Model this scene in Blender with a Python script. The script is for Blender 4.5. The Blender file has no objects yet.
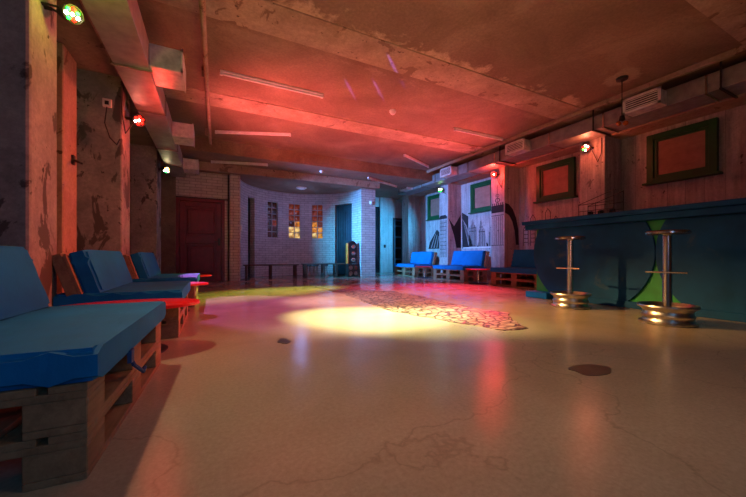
import bpy, bmesh, math, random
from mathutils import Vector, Matrix
random.seed(7)
PI = math.pi
C = bpy.context.scene.collection
R = math.radians

# ------------------------------------------------------------------ materials
def new_mat(name):
    m = bpy.data.materials.new(name); m.use_nodes = True
    nt = m.node_tree; nt.nodes.clear()
    out = nt.nodes.new('ShaderNodeOutputMaterial')
    b = nt.nodes.new('ShaderNodeBsdfPrincipled')
    nt.links.new(b.outputs[0], out.inputs[0])
    return m, nt, b

def N(nt, kind, **kw):
    n = nt.nodes.new(kind)
    for k, v in kw.items():
        if k in n.inputs: n.inputs[k].default_value = v
        else: setattr(n, k, v)
    return n

def coords(nt, scale=(1, 1, 1), src='Object'):
    tc = nt.nodes.new('ShaderNodeTexCoord'); mp = nt.nodes.new('ShaderNodeMapping')
    mp.inputs['Scale'].default_value = scale
    nt.links.new(tc.outputs[src], mp.inputs[0]); return mp.outputs[0]

def noise(nt, co, scale, detail=6, rough=.6, dist=0):
    n = N(nt, 'ShaderNodeTexNoise', Scale=scale, Detail=detail, Roughness=rough, Distortion=dist)
    nt.links.new(co, n.inputs['Vector']); return n.outputs['Fac']

def ramp(nt, fac, stops):
    r = nt.nodes.new('ShaderNodeValToRGB'); el = r.color_ramp.elements
    while len(el) < len(stops): el.new(.5)
    for e, (p, c) in zip(el, stops):
        e.position = p; e.color = (*c, 1) if len(c) == 3 else c
    nt.links.new(fac, r.inputs[0]); return r.outputs[0]

def g(v): return (v, v, v)

def mixc(nt, fac, a, b, mode='MIX'):
    m = nt.nodes.new('ShaderNodeMix'); m.data_type = 'RGBA'; m.blend_type = mode
    for sock, v in ((0, fac), (6, a), (7, b)):
        if isinstance(v, (int, float)): m.inputs[sock].default_value = v
        elif isinstance(v, tuple): m.inputs[sock].default_value = (*v[:3], 1)
        else: nt.links.new(v, m.inputs[sock])
    return m.outputs[2]

def math_(nt, op, a, b=0.0):
    m = nt.nodes.new('ShaderNodeMath'); m.operation = op
    for i, v in enumerate((a, b)):
        if isinstance(v, (int, float)): m.inputs[i].default_value = v
        else: nt.links.new(v, m.inputs[i])
    return m.outputs[0]

def bump(nt, b, h, strength=.3, dist=.01):
    n = N(nt, 'ShaderNodeBump', Strength=strength, Distance=dist)
    nt.links.new(h, n.inputs['Height']); nt.links.new(n.outputs[0], b.inputs['Normal'])

def plain(name, col, rough=.5, metal=0, var=.15, scale=9, bmp=.0):
    m, nt, b = new_mat(name); co = coords(nt)
    f = noise(nt, co, scale)
    lo = tuple(c * (1 - var) for c in col); hi = tuple(min(1, c * (1 + var)) for c in col)
    nt.links.new(ramp(nt, f, [(.3, lo), (.7, hi)]), b.inputs['Base Color'])
    b.inputs['Roughness'].default_value = rough; b.inputs['Metallic'].default_value = metal
    if bmp: bump(nt, b, noise(nt, co, scale * 6), bmp, .004)
    return m

def emit(name, col, s):
    m, nt, b = new_mat(name)
    b.inputs['Base Color'].default_value = (*col, 1)
    b.inputs['Emission Color'].default_value = (*col, 1); b.inputs['Emission Strength'].default_value = s
    return m

def concrete(name, a, c, patch=None, pth=.56, vert=0.0, rough=.85, bs=.35):
    m, nt, b = new_mat(name); co = coords(nt)
    col = ramp(nt, noise(nt, co, 2.2, 8, .65, .4), [(.32, a), (.68, c)])
    if vert:
        cv = coords(nt, (5, 5, .5))
        col = mixc(nt, vert, col, ramp(nt, noise(nt, cv, 2.4, 5, .7), [(.36, tuple(x * .35 for x in a)), (.62, tuple(min(1, x * 1.35) for x in c))]))
        # board-formed joints
        sp = nt.nodes.new('ShaderNodeSeparateXYZ'); nt.links.new(coords(nt), sp.inputs[0])
        s = math_(nt, 'ABSOLUTE', math_(nt, 'SUBTRACT', math_(nt, 'FRACT', math_(nt, 'MULTIPLY', math_(nt, 'ADD', sp.outputs[1], sp.outputs[0]), 4.2)), .5))
        col = mixc(nt, math_(nt, 'MULTIPLY', math_(nt, 'LESS_THAN', s, .022), .4), col, tuple(x * .3 for x in a))
    fine = noise(nt, co, 26, 6, .75)
    col = mixc(nt, .35, col, ramp(nt, fine, [(.3, g(.12)), (.7, g(.75))]), 'OVERLAY')
    if patch:
        pf = noise(nt, coords(nt, (1, 1, .6)), 3.3, 9, .62, .6)
        col = mixc(nt, ramp(nt, pf, [(pth, g(0)), (pth + .025, g(1))]), col, patch)
        sp_ = noise(nt, co, 11, 3, .5)
        col = mixc(nt, ramp(nt, sp_, [(.70, g(0)), (.73, g(1))]), col, tuple(x * .5 for x in patch))
    nt.links.new(col, b.inputs['Base Color']); b.inputs['Roughness'].default_value = rough
    bump(nt, b, mixc(nt, .4, noise(nt, co, 4, 8), fine), bs, .02)
    return m

def brick(name, c1, c2, mortar):
    m, nt, b = new_mat(name); co = coords(nt, src='UV')
    br = N(nt, 'ShaderNodeTexBrick'); br.offset = .5
    for k, v in (('Scale', 1.0), ('Mortar Size', .006), ('Mortar Smooth', .3), ('Brick Width', .25), ('Row Height', .075), ('Bias', 0.0)):
        br.inputs[k].default_value = v
    br.inputs['Color1'].default_value = (*c1, 1); br.inputs['Color2'].default_value = (*c2, 1); br.inputs['Mortar'].default_value = (*mortar, 1)
    nt.links.new(co, br.inputs['Vector'])
    col = mixc(nt, .3, br.outputs['Color'], ramp(nt, noise(nt, coords(nt), 5), [(.3, g(.2)), (.7, g(.8))]), 'OVERLAY')
    nt.links.new(col, b.inputs['Base Color']); b.inputs['Roughness'].default_value = .6
    inv = math_(nt, 'SUBTRACT', 1.0, br.outputs['Fac'])
    bump(nt, b, inv, .7, .008)
    return m

def wood(name, a, c, rough=.65, axis=0):
    m, nt, b = new_mat(name)
    s = [22, 22, 22]; s[axis] = 1.6
    co = coords(nt, tuple(s)); f = noise(nt, co, 1.4, 8, .7, .5)
    col = ramp(nt, f, [(.3, a), (.7, c)])
    col = mixc(nt, .35, col, ramp(nt, noise(nt, coords(nt), 6), [(.35, tuple(x * .4 for x in a)), (.65, c)]))
    nt.links.new(col, b.inputs['Base Color']); b.inputs['Roughness'].default_value = rough
    bump(nt, b, f, .35, .004); return m

def fabric(name, col):
    m, nt, b = new_mat(name); co = coords(nt)
    nt.links.new(ramp(nt, noise(nt, co, 3.5, 5), [(.3, tuple(x * .82 for x in col)), (.7, tuple(x * 1.15 for x in col))]), b.inputs['Base Color'])
    b.inputs['Roughness'].default_value = .75
    b.inputs['Specular IOR Level'].default_value = .25
    cr = noise(nt, coords(nt, (2.2, 7, 2.2)), 1.7, 3, .5, 1.2)
    bump(nt, b, mixc(nt, .12, cr, noise(nt, co, 160, 2)), .4, .01); return m

M = {}
M['left_con'] = concrete('left_pillar_concrete', (.19, .19, .195), (.40, .38, .35), (.085, .08, .075), .55)
M['left_wall'] = concrete('left_wall_concrete', (.13, .11, .09), (.26, .22, .18), (.08, .07, .06), .62)
M['right_con'] = concrete('right_wall_concrete', (.34, .33, .34), (.55, .53, .53), (.2, .19, .19), .66, vert=.33)
M['brick'] = brick('painted_brick', (.50, .50, .54), (.60, .60, .64), (.22, .22, .25))
M['plaster'] = concrete('teal_plaster', (.42, .48, .5), (.6, .64, .66), None, vert=.18)
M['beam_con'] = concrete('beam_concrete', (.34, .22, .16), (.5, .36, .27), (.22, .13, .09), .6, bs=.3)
M['duct'] = plain('galvanised_duct_steel', (.36, .36, .37), .5, .6, .25, 7, .12)
M['duct_lt'] = plain('insulated_duct_foil', (.80, .82, .85), .35, .35, .3, 12, .5)
M['white'] = plain('white_enamel', (.78, .78, .78), .4)
M['grille_dark'] = plain('vent_interior_black', (.015, .015, .015), .8)
M['black'] = plain('black_powder_coat', (.014, .014, .015), .5)
M['steel'] = plain('brushed_chrome', (.62, .6, .57), .22, 1, .12, 14)
M['rim_steel'] = plain('wheel_rim_steel', (.58, .55, .5), .3, 1, .3, 12, .15)
M['blue'] = fabric('blue_cushion_fabric', (.002, .19, .50))
M['pallet'] = wood('raw_pallet_wood', (.20, .11, .055), (.42, .27, .15))
M['red_top'] = plain('glossy_red_lacquer', (.75, .012, .018), .28, 0, .06)
M['door'] = wood('dark_red_door_paint', (.13, .002, .016), (.20, .004, .024), .35, 2)
M['green'] = plain('dark_green_window_paint', (.004, .085, .022), .4)
M['bar_green'] = plain('bright_green_bar_paint', (.004, .26, .06), .45, 0, .25, 6)
M['board'] = wood('brown_window_board', (.32, .15, .11), (.44, .22, .16), .6, 1)
M['seat_wood'] = plain('dark_varnished_seat', (.10, .045, .022), .25, 0, .3)
M['curtain'] = plain('dark_blue_curtain', (.04, .10, .15), .8, 0, .3, 4)
M['dark_glass'] = plain('dark_door_glass', (.01, .012, .016), .12)
M['bench'] = wood('dark_bench_wood', (.05, .045, .045), (.11, .10, .10))
M['paint_black'] = plain('mural_black_paint', (.015, .013, .016), .7, 0, .3, 20)
M['paint_grey'] = plain('mural_grey_paint', (.30, .28, .29), .8, 0, .25, 20)
M['rubber'] = plain('black_rubber', (.012, .012, .012), .7)
M['strap'] = plain('blue_strap_webbing', (.01, .06, .22), .6)
M['orange'] = plain('orange_edge_paint', (.8, .22, .03), .5)
M['bulb'] = emit('red_glowing_bulb_glass', (1, .12, .05), .8)
M['amber'] = plain('amber_glass', (.5, .12, .03), .15)

# bar front: dark blue painted boards with uneven yellowish patches
m, nt, b = new_mat('dark_blue_bar_paint'); co = coords(nt)
col = ramp(nt, noise(nt, co, 2.5, 6), [(.3, (.002, .045, .15)), (.7, (.003, .085, .26))])
col = mixc(nt, ramp(nt, noise(nt, coords(nt, (1, 1, .7)), 3.1, 9, .7, .6), [(.60, g(0)), (.75, g(.35))]), col, (.20, .19, .06))
nt.links.new(col, b.inputs['Base Color']); b.inputs['Roughness'].default_value = .6; b.inputs['Specular IOR Level'].default_value = .2
bump(nt, b, noise(nt, co, 12, 6), .15, .01); M['bar_blue'] = m

# floor: worn sealed concrete
m, nt, b = new_mat('sealed_concrete_floor'); co = coords(nt)
col = ramp(nt, noise(nt, co, .9, 8, .6, .5), [(.3, (.36, .30, .22)), (.7, (.50, .43, .33))])
fine = noise(nt, co, 60, 5, .75)
col = mixc(nt, .3, col, ramp(nt, fine, [(.3, g(.25)), (.7, g(.75))]), 'OVERLAY')
vo = N(nt, 'ShaderNodeTexVoronoi', Scale=.42); vo.feature = 'DISTANCE_TO_EDGE'
wv = nt.nodes.new('ShaderNodeVectorMath'); wv.operation = 'ADD'
nz = N(nt, 'ShaderNodeTexNoise', Scale=1.7, Detail=6.0); nt.links.new(co, nz.inputs['Vector'])
sc = nt.nodes.new('ShaderNodeVectorMath'); sc.operation = 'SCALE'; sc.inputs['Scale'].default_value = .9
nt.links.new(nz.outputs['Color'], sc.inputs[0]); nt.links.new(co, wv.inputs[0]); nt.links.new(sc.outputs[0], wv.inputs[1])
nt.links.new(wv.outputs[0], vo.inputs['Vector'])
crack = ramp(nt, vo.outputs['Distance'], [(0, g(.28)), (.0016, g(0))])
col = mixc(nt, crack, col, (.10, .08, .06))
nt.links.new(col, b.inputs['Base Color'])
nt.links.new(ramp(nt, noise(nt, co, 3, 6), [(.3, g(.11)), (.7, g(.24))]), b.inputs['Roughness'])
b.inputs['Specular IOR Level'].default_value = .55
bump(nt, b, mixc(nt, .5, fine, noise(nt, co, 9, 6, .7)), .2, .006); M['floor'] = m

# floor inlay: flagstone pieces set in pale joints
m, nt, b = new_mat('flagstone_inlay'); co = coords(nt)
v1 = N(nt, 'ShaderNodeTexVoronoi', Scale=11.0); v1.feature = 'DISTANCE_TO_EDGE'; nt.links.new(co, v1.inputs['Vector'])
v2 = N(nt, 'ShaderNodeTexVoronoi', Scale=11.0); nt.links.new(co, v2.inputs['Vector'])
sepc = nt.nodes.new('ShaderNodeSeparateColor'); nt.links.new(v2.outputs['Color'], sepc.inputs[0])
col = ramp(nt, sepc.outputs[0], [(0, (.24, .19, .13)), (.5, (.33, .27, .19)), (1, (.42, .36, .27))])
col = mixc(nt, ramp(nt, v1.outputs['Distance'], [(.06, g(1)), (.13, g(0))]), col, (.012, .009, .008))
nt.links.new(col, b.inputs['Base Color']); b.inputs['Roughness'].default_value = .4
bump(nt, b, ramp(nt, v1.outputs['Distance'], [(.03, g(0)), (.1, g(1))]), .5, .006); M['inlay'] = m

# ceiling: brown paint with crumbling pale plaster along the first beam
m, nt, b = new_mat('old_painted_ceiling'); co = coords(nt)
col = ramp(nt, noise(nt, co, 1.1, 9, .62, .8), [(.3, (.20, .12, .08)), (.55, (.30, .19, .13)), (.75, (.42, .30, .21))])
sp = nt.nodes.new('ShaderNodeSeparateXYZ'); nt.links.new(co, sp.inputs[0])
w = noise(nt, co, 2.6, 10, .72, .3)
def band(y0, wid, gain):
    d = math_(nt, 'ABSOLUTE', math_(nt, 'SUBTRACT', sp.outputs[1], y0))
    return ramp(nt, math_(nt, 'SUBTRACT', math_(nt, 'ADD', math_(nt, 'MULTIPLY', math_(nt, 'SUBTRACT', w, .5), gain), wid), d), [(0, g(0)), (.16, g(1))])
col = mixc(nt, band(3.45, .13, 1.5), col, (.60, .45, .31))
for y0, a_ in ((4.05, .05), (5.72, .03), (8.0, .03)):
    col = mixc(nt, mixc(nt, 1.0, band(y0, a_, .9), g(.7), 'MULTIPLY'), col, (.44, .31, .22))
# ring of damaged plaster round the pendant cup
rd = nt.nodes.new('ShaderNodeVectorMath'); rd.operation = 'DISTANCE'; nt.links.new(co, rd.inputs[0]); rd.inputs[1].default_value = (5.375, 2.58, 3.27)
ring = ramp(nt, math_(nt, 'ADD', rd.outputs['Value'], math_(nt, 'MULTIPLY', math_(nt, 'SUBTRACT', w, .5), .6)), [(.2, g(1)), (.26, g(0))])
col = mixc(nt, ring, col, (.42, .32, .22))
col = mixc(nt, .3, col, ramp(nt, noise(nt, co, 30, 5, .7), [(.3, g(.2)), (.7, g(.8))]), 'OVERLAY')
nt.links.new(col, b.inputs['Base Color']); b.inputs['Roughness'].default_value = .8
bump(nt, b, w, .5, .02); M['ceiling'] = m

M['beam_pale'] = concrete('pale_beam_plaster', (.36, .24, .17), (.60, .44, .32), (.26, .16, .11), .60, bs=.4)

# glass block window: dark amber glass
def block_mat(name, c, e):
    m, nt, b = new_mat(name); co = coords(nt)
    nt.links.new(ramp(nt, noise(nt, co, 6), [(.35, tuple(x * .4 for x in c)), (.65, c)]), b.inputs['Base Color'])
    b.inputs['Roughness'].default_value = .12
    if e:
        nt.links.new(ramp(nt, noise(nt, co, 9, 3), [(.42, tuple(x * .1 for x in c)), (.62, c)]), b.inputs['Emission Color'])
        b.inputs['Emission Strength'].default_value = e
    bump(nt, b, noise(nt, co, 22, 2), .7, .01)
    return m
M['block_dark'] = block_mat('dark_glass_block', (.10, .03, .02), .15)
M['block_red'] = block_mat('red_lit_glass_block', (.5, .09, .03), .25)
M['block_amber'] = block_mat('amber_lit_glass_block', (1.0, .36, .04), .8)
M['block_white'] = block_mat('pale_lit_glass_block', (1.0, .66, .22), 1.0)

# ------------------------------------------------------------------ mesh helpers
def add_box(bm, c, s, bev=0, seg=2, mat=None):
    r = bmesh.ops.create_cube(bm, size=1)
    vs = r['verts']
    bmesh.ops.scale(bm, vec=s, verts=vs); 
    if bev:
        es = {e for v in vs for e in v.link_edges}
        rb = bmesh.ops.bevel(bm, geom=list(es), offset=bev, segments=seg, affect='EDGES', profile=.5)
        vs = list({v for f in rb['faces'] for v in f.verts} | {v for v in vs if v.is_valid})
    if mat is not None: bmesh.ops.transform(bm, matrix=mat, verts=vs)
    bmesh.ops.translate(bm, vec=c, verts=vs)
    return vs

def bx(bm, x0, x1, y0, y1, z0, z1, bev=0, seg=2):
    return add_box(bm, ((x0+x1)/2, (y0+y1)/2, (z0+z1)/2), (x1-x0, y1-y0, z1-z0), bev, seg)

def tube(bm, p, q, r, n=12, r2=None):
    p, q = Vector(p), Vector(q); d = q - p
    res = bmesh.ops.create_cone(bm, cap_ends=True, segments=n, radius1=r, radius2=r if r2 is None else r2, depth=d.length)
    mt = Matrix.Translation((p + q) / 2) @ d.to_track_quat('Z', 'Y').to_matrix().to_4x4()
    bmesh.ops.transform(bm, matrix=mt, verts=res['verts'])

def path(bm, pts, r, n=6):
    for a, b_ in zip(pts[:-1], pts[1:]): tube(bm, a, b_, r, n)
    for a in pts[1:-1]:
        s = bmesh.ops.create_icosphere(bm, subdivisions=1, radius=r); bmesh.ops.translate(bm, vec=a, verts=s['verts'])

def lathe(bm, prof, n=40, c=(0, 0, 0)):
    rings = []
    for (r, z) in prof:
        if r < 1e-5: rings.append([bm.verts.new((c[0], c[1], c[2]+z))])
        else: rings.append([bm.verts.new((c[0]+r*math.cos(2*PI*i/n), c[1]+r*math.sin(2*PI*i/n), c[2]+z)) for i in range(n)])
    for a, b_ in zip(rings[:-1], rings[1:]):
        for i in range(n):
            j = (i+1) % n
            vs = [a[i % len(a)], a[j % len(a)], b_[j % len(b_)], b_[i % len(b_)]]
            u = []
            for v in vs:
                if v not in u: u.append(v)
            if len(u) > 2: bm.faces.new(u)

def prism(bm, pts, off):
    """pts: list of 3-D points of a planar outline, off: extrusion vector"""
    a = [bm.verts.new(p) for p in pts]; b_ = [bm.verts.new(Vector(p) + Vector(off)) for p in pts]
    bm.faces.new(a); bm.faces.new(b_[::-1]); n = len(pts)
    for i in range(n): bm.faces.new([a[i], b_[i], b_[(i+1) % n], a[(i+1) % n]])

def box_uv(bm):
    uv = bm.loops.layers.uv.verify()
    for f in bm.faces:
        n = f.normal; ax = max(range(3), key=lambda i: abs(n[i]))
        for l in f.loops:
            p = l.vert.co
            l[uv].uv = (p.y, p.z) if ax == 0 else (p.x, p.z) if ax == 1 else (p.x, p.y)

def obj(name, bm, mat, parent=None, loc=(0, 0, 0), rot=(0, 0, 0), smooth=False, uv=True):
    bmesh.ops.recalc_face_normals(bm, faces=bm.faces); bm.normal_update()
    if uv: box_uv(bm)
    me = bpy.data.meshes.new(name); bm.to_mesh(me); bm.free()
    me.materials.append(M[mat] if isinstance(mat, str) else mat)
    if smooth:
        me.shade_smooth()
        try: me.set_sharp_from_angle(angle=R(38))
        except Exception: pass
    o = bpy.data.objects.new(name, me); C.objects.link(o)
    o.location = loc; o.rotation_euler = rot
    if parent: o.parent = parent
    return o

def B(): return bmesh.new()

def struct(name, bm, mat, parent=None, **k):
    o = obj(name, bm, mat, parent, **k)
    if not parent: o['kind'] = 'structure'
    return o

def tag(o, label, cat, group=None):
    o['label'] = label; o['category'] = cat
    if group: o['group'] = group
    return o

def thing(name, label, cat, loc=(0, 0, 0), rz=0, group=None):
    o = bpy.data.objects.new(name, None); C.objects.link(o); o.empty_display_size = .1
    o.location = loc; o.rotation_euler = (0, 0, rz); return tag(o, label, cat, group)

def dup(root, loc, rz, label, group=None):
    r = root.copy(); C.objects.link(r); r.location = loc; r.rotation_euler = (0, 0, rz); r['label'] = label
    if group: r['group'] = group
    for ch in list(root.children):
        c = ch.copy(); C.objects.link(c); c.parent = r
        for s in list(ch.children):
            d = s.copy(); C.objects.link(d); d.parent = c
    return r

# ------------------------------------------------------------------ room shell
XL, XR, YB, YD, YF = -1.45, 7.15, -2.2, 9.3, 11.3
ZC, ZB, ZL, ZA = 3.27, 3.255, 2.98, 2.80
bm = B(); bx(bm, XL-.2, XR+.2, YB-.2, YF+.2, -.2, 0); struct('floor', bm, 'floor')
bm = B(); bx(bm, XL-.2, XR+.2, YB-.2, 8.05, ZC, ZC+.2); struct('ceiling', bm, 'ceiling')
bm = B(); bx(bm, XL-.2, XR+.2, 8.05, YF+.2, ZL, ZC+.2); struct('ceiling_lower', bm, 'ceiling')
bm = B(); bx(bm, XL-.2, 4.72, 8.95, YF+.2, ZA, ZL-.001); struct('ceiling_alcove', bm, 'ceiling')
for k, (y0, y1) in enumerate(((1.05, 1.5), (3.42, 3.92), (5.72, 6.22))):
    bm = B(); bx(bm, XL, XR, y0, y1, ZB, ZC+.01, .004, 1); o = struct('trim_%d' % (k+1), bm, 'beam_pale')
bm = B(); bx(bm, XL-.2, XL, YB, YF, 0, ZC); struct('wall_left', bm, 'left_wall')
bm = B(); bx(bm, XR, XR+.2, YB, YF, 0, ZC); struct('wall_right', bm, 'right_con')
bm = B(); bx(bm, XL-.2, XR+.2, YB-.2, YB, 0, ZC); struct('wall_near', bm, 'left_wall')
bm = B(); bx(bm, XL, XR, YF, YF+.2, 0, ZL); struct('wall_far', bm, 'plaster')
bm = B(); bx(bm, 5.93, 6.5, YF-.10, YF, 0, ZL); struct('wall_far_panel', bm, 'plaster')
# door wall pieces (white painted brick) with the door opening x -.77 .. .27, z < 2.1
bm = B()
bx(bm, XL, -.80, YD, YD+.2, 0, ZA); bx(bm, .30, .42, YD, YD+.2, 0, ZA); bx(bm, -.80, .30, YD, YD+.2, 2.12, ZA)
struct('wall_door_side', bm, 'brick')
bm = B(); bx(bm, XL, -.80, YD-.03, YD, 0, ZA); struct('wall_door_return', bm, 'left_wall')
bm = B(); bx(bm, .42, .67, YD-.12, YD+.25, 0, ZA); struct('column_brick_left', bm, 'brick')
bm = B(); bx(bm, 4.22, 4.72, YD-.04, YD+.35, 0, ZA); bx(bm, 4.6, 4.72, YD+.35, YF, 0, ZL); struct('column_brick_right', bm, 'brick')
bm = B(); bx(bm, -.82, .40, YD-.015, YD, 2.12, 2.15); tube(bm, (.385, YD-.03, 0), (.385, YD-.03, ZA), .014, 8); struct('trim_4', bm, 'black')

# curved alcove wall, with holes for three glass-block windows, a curtain doorway and a dark doorway
ACX, ACY, AR = 2.45, 9.3, 1.78
def arc_wall():
    bm = B(); uv = bm.loops.layers.uv.verify()
    spans = [(180, 146.6, None), (146.6, 135.5, (0, 2.45)), (135.5, 117.9, None), (117.9, 105.9, (1.27, 2.45)), (105.9, 93.5, None),
             (93.5, 81, (1.27, 2.45)), (81, 68.6, None), (68.6, 56.4, (1.27, 2.45)), (56.4, 41.4, None), (41.4, 17.9, (0, 2.42)), (17.9, 0, None)]
    def q(a0, a1, z0, z1, r0=AR, r1=AR+.18):
        P = lambda a, r, z: bm.verts.new((ACX + r*math.cos(R(a)), ACY + r*math.sin(R(a)), z))
        U = lambda a, z: (-R(a)*AR, z)
        c = [P(a0, r0, z0), P(a1, r0, z0), P(a1, r0, z1), P(a0, r0, z1), P(a0, r1, z0), P(a1, r1, z0), P(a1, r1, z1), P(a0, r1, z1)]
        uu = [U(a0, z0), U(a1, z0), U(a1, z1), U(a0, z1)]; uu += [(u[0]+.12, u[1]) for u in uu]
        for ids in ((0, 1, 2, 3), (4, 7, 6, 5), (0, 4, 5, 1), (3, 2, 6, 7), (0, 3, 7, 4), (1, 5, 6, 2)):
            f = bm.faces.new([c[i] for i in ids])
            for l, i in zip(f.loops, ids): l[uv].uv = uu[i]
    for a0, a1, hole in spans:
        n = max(1, round(abs(a0-a1)/4))
        for k in range(n):
            s, e = a0+(a1-a0)*k/n, a0+(a1-a0)*(k+1)/n
            if hole is None: q(s, e, 0, ZA)
            else:
                if hole[0] > 0: q(s, e, 0, hole[0])
                q(s, e, hole[1], ZA)
    return bm
struct('wall_alcove', arc_wall(), 'brick', uv=False)
# beyond the dark doorway / curtain there is only a dark space
def arcpt(a, r, z=0): return Vector((ACX + r*math.cos(R(a)), ACY + r*math.sin(R(a)), z))

for wi, (a0, a1) in enumerate(((117.9, 105.9), (93.5, 81), (68.6, 56.4))):
    am = (a0+a1)/2; p = arcpt(am, AR+.07, 1.27); w = 2*AR*math.sin(R(abs(a0-a1)/2)) + .01; h = 1.18
    root = bpy.data.objects.new('window_%d' % (wi+1), None); C.objects.link(root); root['kind'] = 'structure'
    root.location = p; root.rotation_euler = (0, 0, R(am-90))
    bm = B(); cw, chh = w/2, h/6
    for k in range(3): bx(bm, -w/2+k*cw-.012, -w/2+k*cw+.012, -.03, .03, 0, h)
    for k in range(7): bx(bm, -w/2, w/2, -.029, .029, k*chh-.01, k*chh+.01)
    obj('window_frame', bm, M['plaster'], root)
    for i in range(2):
        for j in range(6):
            if wi == 0: mt = 'block_dark' if j > 2 else 'block_red' if (i and j == 2) else 'block_dark'
            elif wi == 1: mt = 'block_white' if j in (0, 1) else 'block_amber' if j == 2 and i else 'block_red' if j > 2 else 'block_dark'
            else: mt = 'block_amber' if j in (0, 1, 2) and (i+j) % 3 else 'block_white' if j < 2 else 'block_red'
            bm = B(); bx(bm, -w/2+i*cw+.014, -w/2+(i+1)*cw-.014, -.022, .022, j*chh+.012, (j+1)*chh-.012, .012, 2)
            obj('glass_block', bm, mt, root, smooth=True)

# black sheets that paint in the darkness behind the two doorways
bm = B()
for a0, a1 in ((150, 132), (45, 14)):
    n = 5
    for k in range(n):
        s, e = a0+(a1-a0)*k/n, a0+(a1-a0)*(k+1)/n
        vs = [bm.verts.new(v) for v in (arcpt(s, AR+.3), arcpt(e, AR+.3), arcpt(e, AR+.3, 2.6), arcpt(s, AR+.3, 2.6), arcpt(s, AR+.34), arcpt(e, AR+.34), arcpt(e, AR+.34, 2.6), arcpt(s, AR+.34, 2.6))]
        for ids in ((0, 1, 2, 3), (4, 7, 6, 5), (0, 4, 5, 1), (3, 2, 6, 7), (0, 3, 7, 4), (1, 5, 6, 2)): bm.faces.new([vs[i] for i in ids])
struct('doorway_dark_sheets', bm, 'black')

# curtain in the right doorway
bm = B(); n = 90; top, bot = [], []
for k in range(n+1):
    a = 41 + (18.3-41)*k/n; r = AR+.08+.04*math.sin(k*PI*2/11)
    top.append(bm.verts.new(arcpt(a, r, 2.40))); bot.append(bm.verts.new(arcpt(a, r+.006*math.sin(k), .03)))
for k in range(n): bm.faces.new([top[k], top[k+1], bot[k+1], bot[k]])
cur = obj('curtain', bm, 'curtain', smooth=True)
sm = cur.modifiers.new('t', 'SOLIDIFY'); sm.thickness = .006
tag(cur, 'dark blue pleated curtain filling the doorway of the curved brick wall', 'curtain')

# doors
def panel_door(name, x0, x1, ztop, y):
    root = bpy.data.objects.new(name, None); C.objects.link(root); root['kind'] = 'structure'; root.location = ((x0+x1)/2, y, 0)
    w = x1-x0; bm = B()
    bx(bm, -w/2, -w/2+.07, 0, .12, 0, ztop); bx(bm, w/2-.07, w/2, 0, .12, 0, ztop); bx(bm, -w/2+.07, w/2-.07, 0, .12, ztop-.07, ztop)
    obj('door_frame', bm, 'door', root)
    bm = B(); iw = w/2-.075; zt = ztop-.075
    bx(bm, -iw, iw, .06, .09, .01, zt)
    for (z0, z1) in ((.01, .14), (.98, 1.16), (zt-.13, zt)): bx(bm, -iw+.12, iw-.12, .035, .06, z0, z1, .006, 1)
    for s in (-1, 1): bx(bm, min(s*iw, s*(iw-.12)), max(s*iw, s*(iw-.12)), .035, .06, .01, zt, .006, 1)
    leaf = obj('door_leaf', bm, 'door', root)
    for (z0, z1) in ((.20, .92), (1.22, zt-.19)):
        bm = B(); bx(bm, -iw+.17, iw-.17, .030, .0599, z0, z1, .02, 2); bx(bm, -iw+.24, iw-.24, .018, .03, z0+.07, z1-.07, .008, 1); obj('panel', bm, 'door', leaf)
    bm = B(); tube(bm, (iw-.06, .035, 1.03), (iw-.06, -.02, 1.03), .011); tube(bm, (iw-.06, -.02, 1.03), (iw-.18, -.02, 1.03), .009); bx(bm, iw-.085, iw-.035, .028, .036, .93, 1.12, .004, 1)
    obj('door_handle', bm, 'black', leaf)
    return root
panel_door('door_1', -.80, .30, 2.12, YD)
# far glazed door
root = bpy.data.objects.new('door_2', None); C.objects.link(root); root['kind'] = 'structure'; root.location = (6.80, YF, 0)
bm = B(); bx(bm, -.28, -.22, -.05, 0, 0, 2.2); bx(bm, .22, .28, -.05, 0, 0, 2.2); bx(bm, -.22, .22, -.05, 0, 2.13, 2.2); obj('door_frame', bm, 'black', root)
bm = B()
bx(bm, -.22, -.14, -.04, -.01, 0, 2.13); bx(bm, .14, .22, -.04, -.01, 0, 2.13)
for z in (0, .5, .95, 1.4, 1.85, 2.07): bx(bm, -.14, .14, -.04, -.01, z, z+.06)
leaf = obj('door_leaf', bm, 'curtain', root)
bm = B(); bx(bm, -.14, .14, -.022, -.016, .05, 2.08); obj('door_glass', bm, 'dark_glass', leaf)
# dark slab that paints in the gloom of the open passage beside the pier
bm = B(); bx(bm, 4.72, 5.93, YF-.02, YF, 0, 2.6); struct('passage_dark_slab', bm, 'dark_glass')

# pillars
def pillar(name, x0, x1, y0, y1, mat, z1=ZC):
    bm = B(); bx(bm, x0, x1, y0, y1, 0, z1, .02, 2); return struct(name, bm, mat)
RP = ((1.15, 1.60), (3.45, 3.92), (5.77, 6.21), (7.95, 8.38), (10.2, 10.66))
for k, (y0, y1) in enumerate(RP): pillar('pillar_right_%d' % k, 6.6, XR, y0, y1, 'right_con', ZC if y1 < 8 else ZL)
for k, (y0, y1) in enumerate(((.35, .75), (2.71, 3.11), (4.97, 5.41), (7.82, 8.40))): pillar('pillar_left_%d' % k, XL, -1.0, y0, y1, 'left_con', ZC if y1 < 8 else ZL)
# longitudinal edge beam above the right windows and above the left bays
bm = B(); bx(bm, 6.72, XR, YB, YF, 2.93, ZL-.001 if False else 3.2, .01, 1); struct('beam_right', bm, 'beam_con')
bm = B(); bx(bm, XL, -1.02, YB, YD-.04, 2.88, ZL-.001, .01, 1); struct('beam_left', bm, 'left_wall')
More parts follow.
